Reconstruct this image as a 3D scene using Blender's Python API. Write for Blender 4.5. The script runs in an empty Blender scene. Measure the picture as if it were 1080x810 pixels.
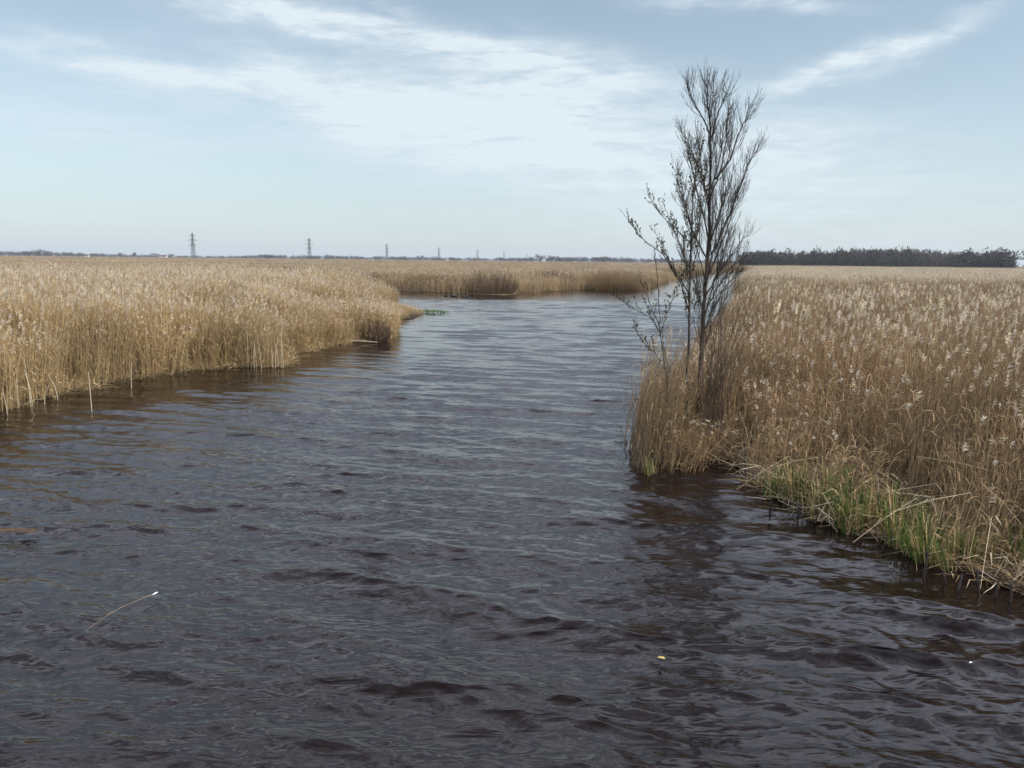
import bpy, bmesh, math, random
import numpy as np
from mathutils import Vector, Matrix, Quaternion

SC = bpy.context.scene
COL = SC.collection
R = math.radians
rng = np.random.default_rng(11)
random.seed(5)

# ------------------------------------------------------------------ camera
H = 3.6
FPX = 800.0
PITCH = math.atan(130 / 800)
ROT = Matrix.Rotation(R(90) - PITCH, 3, 'X') @ Matrix.Rotation(R(0.62), 3, 'Z')
cd = bpy.data.cameras.new('camera')
cam = bpy.data.objects.new('camera', cd)
COL.objects.link(cam)
cam.matrix_world = Matrix.Translation((0, 0, H)) @ ROT.to_4x4()
cd.sensor_width = 36
cd.lens = 36 * FPX / 1080
cd.clip_end = 30000
cd.clip_start = 0.1
SC.camera = cam


def ray(px, py):
    return ROT @ Vector(((px - 540) / FPX, -(py - 405) / FPX, -1))


def gnd(px, py, z=0.0):
    d = ray(px, py)
    t = (z - H) / d.z
    return Vector((d.x * t, d.y * t, z))


def at(px, py, dist):
    d = ray(px, py)
    t = dist / d.y
    return Vector((d.x * t, dist, H + d.z * t))


# ------------------------------------------------------------------ helpers
def tag(o, label=None, cat=None, group=None, kind=None):
    if label: o['label'] = label
    if cat: o['category'] = cat
    if group: o['group'] = group
    if kind: o['kind'] = kind
    return o


class MB:
    def __init__(s):
        s.v = []; s.f = []; s.c = []

    def add(s, vs, fs, col=(1, 1, 1)):
        b = len(s.v)
        s.v.extend(tuple(v) for v in vs)
        s.f.extend(tuple(i + b for i in f) for f in fs)
        s.c.extend([col] * len(vs))

    def tube(s, pts, rad, n=4, col=(1, 1, 1), cap=True):
        pts = [Vector(p) for p in pts]
        k = len(pts)
        vs = []; fs = []
        up = None
        for i, p in enumerate(pts):
            t = (pts[min(i + 1, k - 1)] - pts[max(i - 1, 0)])
            if t.length < 1e-9: t = Vector((0, 0, 1))
            t.normalize()
            if up is None:
                up = t.orthogonal().normalized()
            else:
                up = (up - t * up.dot(t))
                up = up.normalized() if up.length > 1e-6 else t.orthogonal().normalized()
            w = t.cross(up)
            r = rad[i] if hasattr(rad, '__len__') else rad
            for j in range(n):
                a = 2 * math.pi * j / n
                vs.append(p + (up * math.cos(a) + w * math.sin(a)) * r)
        for i in range(k - 1):
            for j in range(n):
                a = i * n + j; b = i * n + (j + 1) % n
                fs.append((a, b, b + n, a + n))
        if cap:
            fs.append(tuple(range(n - 1, -1, -1)))
            fs.append(tuple((k - 1) * n + j for j in range(n)))
        s.add(vs, fs, col)

    def ribbon(s, pts, w, side, col=(1, 1, 1)):
        """thin leaf: tapering strip along pts, side = width direction"""
        k = len(pts)
        vs = []; fs = []
        for i, p in enumerate(pts):
            ww = w[i] if hasattr(w, '__len__') else w
            vs.append(Vector(p) - side * ww * .5); vs.append(Vector(p) + side * ww * .5)
        for i in range(k - 1):
            fs.append((2 * i, 2 * i + 1, 2 * i + 3, 2 * i + 2))
        s.add(vs, fs, col)

    def box(s, c, sz, rot=None, col=(1, 1, 1)):
        vs = []
        for x in (-.5, .5):
            for y in (-.5, .5):
                for z in (-.5, .5):
                    v = Vector((x * sz[0], y * sz[1], z * sz[2]))
                    if rot: v = rot @ v
                    vs.append(v + Vector(c))
        s.add(vs, [(0, 1, 3, 2), (4, 6, 7, 5), (0, 4, 5, 1), (2, 3, 7, 6), (0, 2, 6, 4), (1, 5, 7, 3)], col)

    def mesh(s, name, mat=None, smooth=False):
        m = bpy.data.meshes.new(name)
        m.from_pydata([tuple(v) for v in s.v], [], s.f)
        a = m.color_attributes.new('Col', 'FLOAT_COLOR', 'POINT')
        arr = np.ones((len(s.v), 4), dtype=np.float32)
        arr[:, :3] = np.array(s.c, dtype=np.float32).reshape(-1, 3)
        a.data.foreach_set('color', arr.ravel())
        if mat: m.materials.append(mat)
        if smooth: m.polygons.foreach_set('use_smooth', [True] * len(m.polygons))
        m.update()
        return m

    def build(s, name, mat=None, parent=None, smooth=False, link=True):
        o = bpy.data.objects.new(name, s.mesh(name, mat, smooth))
        if link: COL.objects.link(o)
        if parent: o.parent = parent
        return o


def empty(name, loc=(0, 0, 0), rz=0):
    o = bpy.data.objects.new(name, None)
    o.empty_display_size = .2
    COL.objects.link(o)
    o.location = loc; o.rotation_euler = (0, 0, rz)
    return o


def copy_tree(o, parent=None):
    c = o.copy()
    COL.objects.link(c)
    if parent is not None: c.parent = parent
    for ch in list(o.children):
        copy_tree(ch, c)
    return c


# ------------------------------------------------------------------ materials
def nodes(name):
    m = bpy.data.materials.new(name)
    m.use_nodes = True
    nt = m.node_tree
    nt.nodes.clear()
    out = nt.nodes.new('ShaderNodeOutputMaterial')
    return m, nt, out


def mat_simple(name, col, rough=.7, spec=.3, noise=0.0, nscale=6.0, transl=0.0, useattr=False, rand=0.0):
    m, nt, out = nodes(name)
    N = nt.nodes.new; L = nt.links.new
    p = N('ShaderNodeBsdfPrincipled')
    p.inputs['Roughness'].default_value = rough
    p.inputs['Specular IOR Level'].default_value = spec
    rgb = N('ShaderNodeRGB'); rgb.outputs[0].default_value = (*col, 1)
    cur = rgb.outputs[0]
    if useattr:
        at_ = N('ShaderNodeAttribute'); at_.attribute_name = 'Col'
        mx = N('ShaderNodeMix'); mx.data_type = 'RGBA'; mx.blend_type = 'MULTIPLY'; mx.inputs[0].default_value = 1
        L(cur, mx.inputs[6]); L(at_.outputs['Color'], mx.inputs[7]); cur = mx.outputs[2]
    if rand > 0:
        oi = N('ShaderNodeObjectInfo')
        mr = N('ShaderNodeMapRange'); mr.inputs[3].default_value = 1 - rand; mr.inputs[4].default_value = 1 + rand
        L(oi.outputs['Random'], mr.inputs[0])
        mx = N('ShaderNodeMix'); mx.data_type = 'RGBA'; mx.blend_type = 'MULTIPLY'; mx.inputs[0].default_value = 1
        L(cur, mx.inputs[6]); L(mr.outputs[0], mx.inputs[7]); cur = mx.outputs[2]
    if noise > 0:
        g = N('ShaderNodeNewGeometry')
        nz = N('ShaderNodeTexNoise'); nz.inputs['Scale'].default_value = nscale; nz.inputs['Detail'].default_value = 5
        L(g.outputs['Position'], nz.inputs['Vector'])
        mr = N('ShaderNodeMapRange'); mr.inputs[1].default_value = .3; mr.inputs[2].default_value = .7
        mr.inputs[3].default_value = 1 - noise; mr.inputs[4].default_value = 1 + noise
        L(nz.outputs['Fac'], mr.inputs[0])
        mx = N('ShaderNodeMix'); mx.data_type = 'RGBA'; mx.blend_type = 'MULTIPLY'; mx.inputs[0].default_value = 1
        L(cur, mx.inputs[6]); L(mr.outputs[0], mx.inputs[7]); cur = mx.outputs[2]
    L(cur, p.inputs['Base Color'])
    if transl > 0:
        tr = N('ShaderNodeBsdfTranslucent'); L(cur, tr.inputs['Color'])
        ms = N('ShaderNodeMixShader'); ms.inputs[0].default_value = transl
        L(p.outputs[0], ms.inputs[1]); L(tr.outputs[0], ms.inputs[2]); L(ms.outputs[0], out.inputs['Surface'])
    else:
        L(p.outputs[0], out.inputs['Surface'])
    return m


M = {}
M['reed_gold'] = mat_simple('dry_reed_golden', (.45, .325, .17), .65, .25, .22, .35, .22, True, .14)
M['reed_brown'] = mat_simple('dry_reed_brown', (.34, .235, .128), .65, .25, .22, .35, .22, True, .14)
M['reed_far'] = mat_simple('dry_reed_far', (.34, .245, .14), .7, .2, .4, .035, .2, True, .28)
M['plume'] = mat_simple('reed_seed_plume', (.66, .57, .43), .9, .05, .15, 2, .4, True, .15)
M['straw'] = mat_simple('pale_straw', (.62, .52, .36), .6, .3, .2, 4, .1, True, .12)
M['sedge'] = mat_simple('green_sedge', (.075, .118, .03), .5, .3, .3, 3, .3, True, .2)
M['marsh'] = mat_simple('marsh_soil', (.045, .032, .021), .95, .1, .5, 2.0)
M['field'] = mat_simple('far_marsh_field', (.15, .105, .062), .95, .1, .4, .03)
M['bed'] = mat_simple('peat_bed', (.02, .014, .01), .95, .1, .4, .5)
M['bark'] = mat_simple('dark_bark', (.07, .058, .048), .85, .2, .45, 9, 0, True)
M['twig'] = mat_simple('dark_twig', (.07, .056, .045), .8, .2, .3, 5, 0, True)
M['shoot'] = mat_simple('brown_shoot', (.13, .09, .062), .75, .2, .35, 3, 0, True)
M['bud'] = mat_simple('bud_and_leaf', (.065, .062, .03), .7, .2, .3, 5, .2, True)
M['fartrunk'] = mat_simple('far_trunk', (.045, .04, .036), .9, .1, .3, .3)
M['farcrown'] = mat_simple('far_crown', (.075, .066, .06), .95, .05, .35, .02, 0, True)
M['farshrub'] = mat_simple('far_shrub', (.135, .092, .064), .95, .05, .3, .3, 0, True)
M['steel'] = mat_simple('galvanised_steel', (.055, .058, .062), .6, .4, .15, .2)
M['glass_ins'] = mat_simple('insulator_glass', (.09, .08, .075), .3, .5)
M['render_white'] = mat_simple('white_render', (.75, .74, .70), .8, .2, .1, .5)
M['roof'] = mat_simple('dark_roof_tiles', (.10, .06, .05), .8, .2, .25, 1)
M['pane'] = mat_simple('window_glass', (.03, .035, .04), .1, .5)
M['duck'] = mat_simple('dark_plumage', (.035, .03, .028), .7, .3, .4, 9, 0, True)
M['bill'] = mat_simple('bird_bill', (.45, .35, .20), .5, .3)
M['weed'] = mat_simple('green_water_plant', (.07, .13, .025), .5, .3, .3, 3, .25, True)
M['log'] = mat_simple('weathered_wood', (.22, .17, .12), .85, .2, .4, 6)
M['leaf_y'] = mat_simple('fallen_leaf', (.38, .30, .10), .6, .3, .3, 20)
M['feather'] = mat_simple('white_feather', (.82, .82, .82), .7, .2)
M['stub'] = mat_simple('wet_reed_stub', (.03, .022, .017), .5, .4, .3, 9)


# water: opaque peat-dark body, glossy skin, fine ripples as bump over the real waves
def water_mat():
    m, nt, out = nodes('peat_water')
    N = nt.nodes.new; L = nt.links.new
    p = N('ShaderNodeBsdfPrincipled')
    p.inputs['Base Color'].default_value = (.0075, .0042, .0036, 1)
    p.inputs['Roughness'].default_value = .06
    p.inputs['IOR'].default_value = 1.333
    g = N('ShaderNodeNewGeometry')
    mp = N('ShaderNodeMapping'); mp.inputs['Rotation'].default_value = (0, 0, R(16)); mp.inputs['Scale'].default_value = (.8, 2.4, 1)
    L(g.outputs['Position'], mp.inputs['Vector'])
    n1 = N('ShaderNodeTexNoise'); n1.inputs['Scale'].default_value = 2.3; n1.inputs['Detail'].default_value = 2; n1.inputs['Roughness'].default_value = .5
    n1.inputs['Distortion'].default_value = .5
    L(mp.outputs[0], n1.inputs['Vector'])
    mp2 = N('ShaderNodeMapping'); mp2.inputs['Rotation'].default_value = (0, 0, R(-20)); mp2.inputs['Scale'].default_value = (1.0, 2.6, 1)
    L(g.outputs['Position'], mp2.inputs['Vector'])
    n2 = N('ShaderNodeTexNoise'); n2.inputs['Scale'].default_value = 7.5; n2.inputs['Detail'].default_value = 2
    L(mp2.outputs[0], n2.inputs['Vector'])
    am = N('ShaderNodeAttribute'); am.attribute_name = 'calm'
    rg = N('ShaderNodeMath'); rg.operation = 'SUBTRACT'; rg.inputs[1].default_value = .5; L(n1.outputs['Fac'], rg.inputs[0])
    ra = N('ShaderNodeMath'); ra.operation = 'ABSOLUTE'; L(rg.outputs[0], ra.inputs[0])
    ri = N('ShaderNodeMath'); ri.operation = 'MULTIPLY'; ri.inputs[1].default_value = -1.6; L(ra.outputs[0], ri.inputs[0])
    b1 = N('ShaderNodeBump'); b1.inputs['Distance'].default_value = .06
    b2 = N('ShaderNodeBump'); b2.inputs['Distance'].default_value = .022
    for b, k in ((b1, .24), (b2, .10)):
        mm = N('ShaderNodeMath'); mm.operation = 'MULTIPLY'; mm.inputs[1].default_value = k
        L(am.outputs['Fac'], mm.inputs[0]); L(mm.outputs[0], b.inputs['Strength'])
    L(ri.outputs[0], b1.inputs['Height']); L(n2.outputs['Fac'], b2.inputs['Height'])
    L(b1.outputs[0], b2.inputs['Normal']); L(b2.outputs[0], p.inputs['Normal'])
    L(p.outputs[0], out.inputs['Surface'])
    return m


M['water'] = water_mat()

# ------------------------------------------------------------------ layout of land and water
g2 = lambda px, py: tuple(gnd(px, py)[:2])
left_front = [g2(*p) for p in [(-420, 505), (-200, 468), (-60, 442), (0, 432), (60, 417), (110, 405), (160, 396), (200, 391),
                               (250, 387), (297, 386), (303, 374), (340, 367), (375, 361), (398, 360), (412, 356)]]
left_back = [g2(*p) for p in [(416, 346), (421, 338), (436, 336), (443, 332), (430, 328), (405, 322), (370, 316), (330, 311), (296, 306.5)]]
inlet = g2(282, 304)
LEFT = left_front + left_back + [inlet, (-75, 108), (-140, 104), (-140, 20), (-40, 8)]
right_front = [g2(*p) for p in [(672, 498), (686, 504), (704, 500), (722, 490), (742, 482), (765, 486), (790, 497), (812, 520), (842, 535),
                                (874, 550), (910, 562), (945, 576), (985, 594), (1030, 607), (1080, 624), (1180, 650), (1320, 690)]]
right_edge = [(118, 352), (75, 240), (37, 120), (15, 52), (7.3, 30), (4.5, 20), (3.2, 16.5), (2.4, 14.3)]
RIGHT = right_front + [(14, 4.0), (60, 6), (420, 352)] + right_edge
far_front = [inlet] + [g2(*p) for p in [(310, 304), (345, 304), (385, 306), (410, 307), (440, 307.5), (470, 308.5), (500, 310.5), (530, 311.5),
                                        (556, 308.5), (585, 306.5), (607, 305.5), (640, 306.5), (668, 305.5), (680, 303.5), (690, 299),
                                        (705, 295.5), (722, 292), (745, 288.5), (765, 286.5)]]
FAR = far_front + [(118, 352), (420, 352), (6500, 900), (6500, 7000), (-6500, 7000), (-6500, 500), (-140, 104), (-75, 108)]


def inside(P, poly):
    x = P[:, 0]; y = P[:, 1]
    r = np.zeros(len(P), bool)
    n = len(poly)
    for i in range(n):
        x0, y0 = poly[i]; x1, y1 = poly[(i + 1) % n]
        c = ((y0 > y) != (y1 > y))
        if abs(y1 - y0) < 1e-12: continue
        r ^= c & (x < (x1 - x0) * (y - y0) / (y1 - y0) + x0)
    return r


def dist_line(P, line):
    d = np.full(len(P), 1e9)
    for (x0, y0), (x1, y1) in zip(line[:-1], line[1:]):
        a = np.array((x0, y0)); b = np.array((x1, y1)) - a
        t = np.clip(((P - a) @ b) / (b @ b), 0, 1)
        q = P - a - t[:, None] * b
        d = np.minimum(d, np.hypot(q[:, 0], q[:, 1]))
    return d


def vnoise(P, s, seed=0):
    """smooth value noise 0..1"""
    r = np.random.default_rng(seed); T = r.random((64, 64))
    X = P[:, 0] / s + 1000; Y = P[:, 1] / s + 1000
    i = np.floor(X).astype(int); j = np.floor(Y).astype(int)
    u = X - i; v = Y - j
    u = u * u * (3 - 2 * u); v = v * v * (3 - 2 * v)
    g = lambda a, b: T[a % 64, b % 64]
    return (g(i, j) * (1 - u) + g(i + 1, j) * u) * (1 - v) + (g(i, j + 1) * (1 - u) + g(i + 1, j + 1) * u) * v


def land(name, poly, z, mat):
    bm = bmesh.new()
    vs = [bm.verts.new((x, y, z)) for x, y in poly]
    f = bm.faces.new(vs)
    f.normal_update()
    if f.normal.z < 0: f.normal_flip()
    ed = list(bm.edges)
    r = bmesh.ops.extrude_edge_only(bm, edges=ed)
    for e in r['geom']:
        if isinstance(e, bmesh.types.BMVert): e.co.z = -.7
    bmesh.ops.triangulate(bm, faces=[q for q in bm.faces if len(q.verts) > 4])
    m = bpy.data.meshes.new(name); bm.to_mesh(m); bm.free()
    m.materials.append(mat)
    o = bpy.data.objects.new(name, m); COL.objects.link(o)
    return tag(o, kind='structure')


land('marsh_ground', LEFT, .040, M['marsh'])
land('marsh_ground', [g2(728, 476)] + right_front[4:] + [(14, 4.0), (60, 6), (420, 352)] + right_edge[:-1] + [(3.6, 15.2)], .046, M['marsh'])
land('marsh_ground', FAR, .052, M['field'])
b = MB(); b.add([(-6600, -60, -.8), (6600, -60, -.8), (6600, 7200, -.8), (-6600, 7200, -.8)], [(0, 1, 2, 3)])
tag(b.build('ground', M['bed']), kind='structure')

# ------------------------------------------------------------------ water surface: real waves
wr = np.random.default_rng(3)
WAVES = []
for k in range(110):
    lam = math.exp(wr.uniform(math.log(.16), math.log(1.7)))
    th = R(-90 - 12) + wr.normal(0, R(12 if lam > .38 else 24))      # travels towards the viewer
    amp = .0031 * lam ** 0.95 * wr.uniform(.5, 1.4) * (1.45 if lam < .45 else 1.0)
    WAVES.append((lam, th, amp, wr.uniform(0, 6.28)))
for lam, dg, amp in ((1.75, -112, .013), (1.45, -106, .012), (1.2, -118, .009), (1.0, -97, .008), (2.3, -110, .010)):
    WAVES.append((lam, R(dg), amp, wr.uniform(0, 6.28)))


def water_field(X, Y, cell):
    P = np.stack([X.ravel(), Y.ravel()], 1)
    dl = dist_line(P, left_front + left_back)
    df = dist_line(P, far_front)
    dr = dist_line(P, right_front[4:])
    calm = np.clip(.22 + dl / 7.5, 0, 1) * np.clip(.35 + df / 22, 0, 1) * np.clip(.55 + dr / 4, 0, 1)
    gust = .72 + .6 * vnoise(P, 5.0, 4) * vnoise(P * np.array([.5, 1]), 2.2, 8) * 1.6
    a_all = calm * gust
    Z = np.zeros(len(P)); DX = np.zeros(len(P)); DY = np.zeros(len(P))
    c = cell.ravel()
    for lam, th, amp, ph in WAVES:
        k = 2 * math.pi / lam
        kx, ky = math.cos(th) * k, math.sin(th) * k
        fade = np.clip((lam / c - 2.2) / 2.0, 0, 1)
        arg = kx * P[:, 0] + ky * P[:, 1] + ph
        a = amp * fade * a_all
        Z += a * np.cos(arg)
        q = 1.6
        DX -= q * a * math.cos(th) * np.sin(arg); DY -= q * a * math.sin(th) * np.sin(arg)
    return P[:, 0] + DX, P[:, 1] + DY, Z, np.clip(calm * (.75 + .5 * vnoise(P, 3, 5)), 0, 1.2)


rows = [2.2]
while rows[-1] < 420:
    rows.append(rows[-1] + .010 + (.0036 if rows[-1] < 70 else .008) * rows[-1])
rows = np.array(rows)
NC = 720
u = np.linspace(-1, 1, NC)
HW = rows * .86 + 3.5
X = HW[:, None] * u[None, :]
Y = np.repeat(rows[:, None], NC, 1)
cell = np.maximum((HW * 2 / NC)[:, None].repeat(NC, 1), np.gradient(rows)[:, None].repeat(NC, 1))
wx, wy, wz, wc = water_field(X, Y, cell)
nr = len(rows)
V = np.stack([wx, wy, wz], 1).astype(np.float32)
ii = (np.arange(nr - 1)[:, None] * NC + np.arange(NC - 1)[None, :]).ravel()
F = np.stack([ii, ii + 1, ii + 1 + NC, ii + NC], 1).astype(np.int32)
wm = bpy.data.meshes.new('water')
wm.vertices.add(len(V)); wm.vertices.foreach_set('co', V.ravel())
wm.loops.add(F.size); wm.loops.foreach_set('vertex_index', F.ravel())
wm.polygons.add(len(F)); wm.polygons.foreach_set('loop_start', np.arange(0, F.size, 4, dtype=np.int32))
wm.update(calc_edges=True)
wm.polygons.foreach_set('use_smooth', np.ones(len(F), bool))
ca = wm.attributes.new('calm', 'FLOAT', 'POINT'); ca.data.foreach_set('value', wc.astype(np.float32))
wm.materials.append(M['water'])
wo = bpy.data.objects.new('water', wm); COL.objects.link(wo)
tag(wo, kind='structure')


# ------------------------------------------------------------------ reeds
def jit(c, r, a):
    k = r.uniform(1 - a, 1 + a)
    return (c[0] * k, c[1] * k * r.uniform(.96, 1.04), c[2] * k * r.uniform(.9, 1.1))


def reed_parts(mb, pl, x, y, h, lean, r, w=.0042, nleaf=3, plume=True, pn=14, psize=1.0):
    tint = jit((1, 1, 1), r, .42)
    ph = r.uniform(0, 6.28); wob = r.uniform(0, .03)
    f = lambda t: Vector((x + lean[0] * h * t ** 1.7 + wob * math.sin(ph + 5 * t) * t, y + lean[1] * h * t ** 1.7 + wob * math.cos(ph + 4 * t) * t, h * t * (1 - .12 * (lean[0] ** 2 + lean[1] ** 2))))
    ts = [0, .3, .6, .85, 1]
    mb.tube([f(t) for t in ts], [w, w * .95, w * .8, w * .55, w * .35], 3, tint, False)
    for _ in range(nleaf):
        t = r.uniform(.12, .92); p = f(t)
        a = r.normal(.2, 1.2)
        d = Vector((math.cos(a), math.sin(a), 0))
        L = r.uniform(.14, .34)
        up = r.uniform(.7, 1.9)
        pts = [p, p + d * L * .3 + Vector((0, 0, L * .5 * up)), p + d * L * .62 + Vector((0, 0, L * .55 * up)), p + d * L + Vector((0, 0, L * (.35 * up - .2)))]
        side = d.cross(Vector((0, 0, 1))); side = (side + Vector((0, 0, r.uniform(-.6, .6)))).normalized()
        ww = r.uniform(.007, .014) * w / .0042
        mb.ribbon(pts, [ww * .7, ww, ww * .7, .001], side, jit((.96, .94, .9), r, .42))
    if plume:
        top = f(1)
        wd = Vector((r.normal(.3, .3), r.normal(0, .3), 0))
        L = r.uniform(.15, .26) * psize
        bend = r.uniform(.1, .5)
        ax = lambda s: top + Vector((0, 0, 1)) * L * (s - .45 * bend * s * s) + wd * L * bend * s * s * .8
        c = jit((1, 1, 1), r, .18)
        for i in range(pn):
            s = r.uniform(0, 1)
            p = ax(s)
            a = r.uniform(0, 6.28)
            spread = .22 * math.sin(math.pi * min(1, s * .8 + .18)) * psize
            d = (Vector((math.cos(a), math.sin(a), 0)) * r.uniform(.1, .32) * spread + wd * .08 * psize + Vector((0, 0, r.uniform(-.02, .07))) * psize)
            sd = d.cross(Vector((math.sin(a), -math.cos(a), r.uniform(-1, 1)))).normalized()
            ww = r.uniform(.010, .02) * psize
            pl.ribbon([p - d * .1, p + d * .55, p + d], [ww * .5, ww, ww * .3], sd, c)


def src_obj(name, mb, pl, stem_mat, plume_mat):
    k = len(mb.f)
    mb.add(pl.v, pl.f)
    mb.c[-len(pl.v):] = pl.c if pl.v else mb.c[-len(pl.v):]
    m = mb.mesh(name, stem_mat)
    m.materials.append(plume_mat)
    mi = np.zeros(len(m.polygons), np.int32); mi[k:] = 1
    m.polygons.foreach_set('material_index', mi)
    return bpy.data.objects.new(name, m)


def reed_set(cname, nvar, nst, rad, stem_mat, hmean, pfrac, w, nleaf, pn, psize, seed, leanx=.05, hsd=.13):
    c = bpy.data.collections.new(cname)
    r = np.random.default_rng(seed)
    for v in range(nvar):
        mb, pl = MB(), MB()
        for _ in range(nst):
            a = r.uniform(0, 6.28); q = rad * math.sqrt(r.uniform(0, 1))
            h = hmean * np.clip(r.normal(.92, hsd), .45, 1.22)
            lean = (r.normal(leanx, .06), r.normal(0, .05))
            if r.uniform() < .06: lean = (r.normal(0, .35), r.normal(0, .3)); h *= .8
            reed_parts(mb, pl, q * math.cos(a), q * math.sin(a), h, lean, r, w, nleaf, r.uniform() < pfrac and h > hmean * .8, pn, psize)
        c.objects.link(src_obj('%s_%02d' % (cname, v), mb, pl, stem_mat, M['plume']))
    return c


def litter_set(cname, nvar, nst, mat, seed, size=1.0):
    """broken, bent and fallen dead stems at the foot of the reeds"""
    c = bpy.data.collections.new(cname)
    r = np.random.default_rng(seed)
    for v in range(nvar):
        mb = MB()
        for _ in range(nst):
            a = r.uniform(0, 6.28); q = .45 * math.sqrt(r.uniform())
            p = Vector((q * math.cos(a), q * math.sin(a), -.05))
            d = r.uniform(0, 6.28); el = r.uniform(.1, 1.3)
            L = r.uniform(.35, 1.1) * size
            dv = Vector((math.cos(d) * math.cos(el), math.sin(d) * math.cos(el), math.sin(el)))
            p1 = p + dv * L * .55
            dv2 = (dv + Vector((r.normal(0, .5), r.normal(0, .5), r.uniform(-1.2, .1)))).normalized()
            p2 = p1 + dv2 * L * .45
            p2.z = max(p2.z, .0)
            col = jit((1, 1, 1), r, .4)
            w = r.uniform(.003, .006)
            if r.uniform() < .5:
                mb.tube([p, p1, p2], [w, w * .8, w * .5], 3, col, False)
            else:
                sd = dv.cross(Vector((0, 0, 1)))
                sd = sd.normalized() if sd.length > .01 else Vector((1, 0, 0))
                mb.ribbon([p, (p + p1) * .5, p1, p2], [w * 2, w * 3, w * 2.6, .001], sd, col)
        c.objects.link(bpy.data.objects.new('%s_%02d' % (cname, v), mb.mesh(cname, mat)))
    return c


def gn_group(name, coll):
    g = bpy.data.node_groups.new(name, 'GeometryNodeTree')
    g.interface.new_socket('Geometry', in_out='INPUT', socket_type='NodeSocketGeometry')
    g.interface.new_socket('Geometry', in_out='OUTPUT', socket_type='NodeSocketGeometry')
    N = g.nodes.new; L = g.links.new
    gi = N('NodeGroupInput'); go = N('NodeGroupOutput')
    ci = N('GeometryNodeCollectionInfo'); ci.inputs['Collection'].default_value = coll
    ci.inputs['Separate Children'].default_value = True; ci.inputs['Reset Children'].default_value = True
    ip = N('GeometryNodeInstanceOnPoints'); ip.inputs['Pick Instance'].default_value = True

    def attr(nm, t):
        a = N('GeometryNodeInputNamedAttribute'); a.data_type = t; a.inputs['Name'].default_value = nm
        return a.outputs[0]
    L(gi.outputs[0], ip.inputs['Points']); L(ci.outputs[0], ip.inputs['Instance'])
    L(attr('idx', 'INT'), ip.inputs['Instance Index'])
    L(attr('rot', 'FLOAT_VECTOR'), ip.inputs['Rotation'])
    L(attr('scl', 'FLOAT_VECTOR'), ip.inputs['Scale'])
    L(ip.outputs[0], go.inputs[0])
    return g


def scatter(name, P, z, coll, sxy, sz, label, cat, tilt=.04, rot=None, seed=1):
    r = np.random.default_rng(seed)
    n = len(P)
    m = bpy.data.meshes.new(name)
    m.vertices.add(n)
    co = np.zeros((n, 3), np.float32); co[:, :2] = P; co[:, 2] = z
    m.vertices.foreach_set('co', co.ravel())
    a = m.attributes.new('idx', 'INT', 'POINT'); a.data.foreach_set('value', r.integers(0, len(coll.objects), n).astype(np.int32))
    ro = np.zeros((n, 3), np.float32); ro[:, 0] = r.normal(0, tilt, n); ro[:, 1] = r.normal(0, tilt, n)
    ro[:, 0] += .18 * (vnoise(P, 2.1, 201) - .5) + .2 * (vnoise(P, .8, 203) - .5); ro[:, 1] += .20 * (vnoise(P, 2.4, 202) - .42)
    ro[:, 2] = r.normal(0, .5, n) if rot is None else r.uniform(0, 6.28, n)
    a = m.attributes.new('rot', 'FLOAT_VECTOR', 'POINT'); a.data.foreach_set('vector', ro.ravel())
    sc = np.stack([sxy, sxy, sz], 1).astype(np.float32)
    a = m.attributes.new('scl', 'FLOAT_VECTOR', 'POINT'); a.data.foreach_set('vector', sc.ravel())
    o = bpy.data.objects.new(name, m); COL.objects.link(o)
    md = o.modifiers.new('scatter', 'NODES'); md.node_group = gn_group(name, coll)
    return tag(o, label, cat, kind='stuff')


def sample(poly, y0, y1, dens_fn, dens_max, seed, xlim=None):
    """random points inside poly and the viewing wedge (with a margin), density per square metre"""
    r = np.random.default_rng(seed)
    out = []
    edges = [y0]
    while edges[-1] < y1: edges.append(min(y1, edges[-1] * 1.35 + 1))
    for a, b_ in zip(edges[:-1], edges[1:]):
        hw = .80 * b_ + 5
        n = int((b_ - a) * 2 * hw * dens_max(b_ if callable(dens_max) else b_))
        P = np.stack([r.uniform(-hw, hw, n), r.uniform(a, b_, n)], 1)
        P = P[inside(P, poly)]
        P = P[r.random(len(P)) < dens_fn(P) / dens_max(b_)]
        out.append(P)
    return np.concatenate(out)


near_gold = reed_set('golden_reed_clump', 9, 48, .46, M['reed_gold'], 2.25, .22, .0054, 3, 14, .85, 21)
near_brown = reed_set('brown_reed_clump', 9, 62, .46, M['reed_brown'], 2.2, .05, .0046, 2, 16, .78, 22)
mid_far = reed_set('distant_reed_clump', 5, 170, 2.6, M['reed_far'], 2.0, .10, .012, 2, 6, 1.4, 23, hsd=.1)
mid_brown = reed_set('distant_brown_reed_clump', 5, 170, 2.6, M['reed_far'], 2.1, .30, .011, 2, 7, 1.25, 24, hsd=.1)
lit_gold = litter_set('golden_litter', 5, 30, M['reed_gold'], 31)
lit_straw = litter_set('straw_litter', 5, 26, M['straw'], 32)
lit_brown = litter_set('brown_litter', 6, 40, M['reed_brown'], 33, .85)

LEDGE = left_front + left_back
REDGE = right_front + [(14, 4.0)]
RLEFT = right_edge + [right_front[0]]
const = lambda v: (lambda b: v)


def fieldlike(P, d, full, ramp, base, seed):
    hh = base + (1 - base) * np.clip(d / ramp, 0, 1)
    hh *= .82 + .34 * vnoise(P, 3.2, seed) + .22 * (vnoise(P, 1.1, seed + 1) - .5)
    return hh * full


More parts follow.
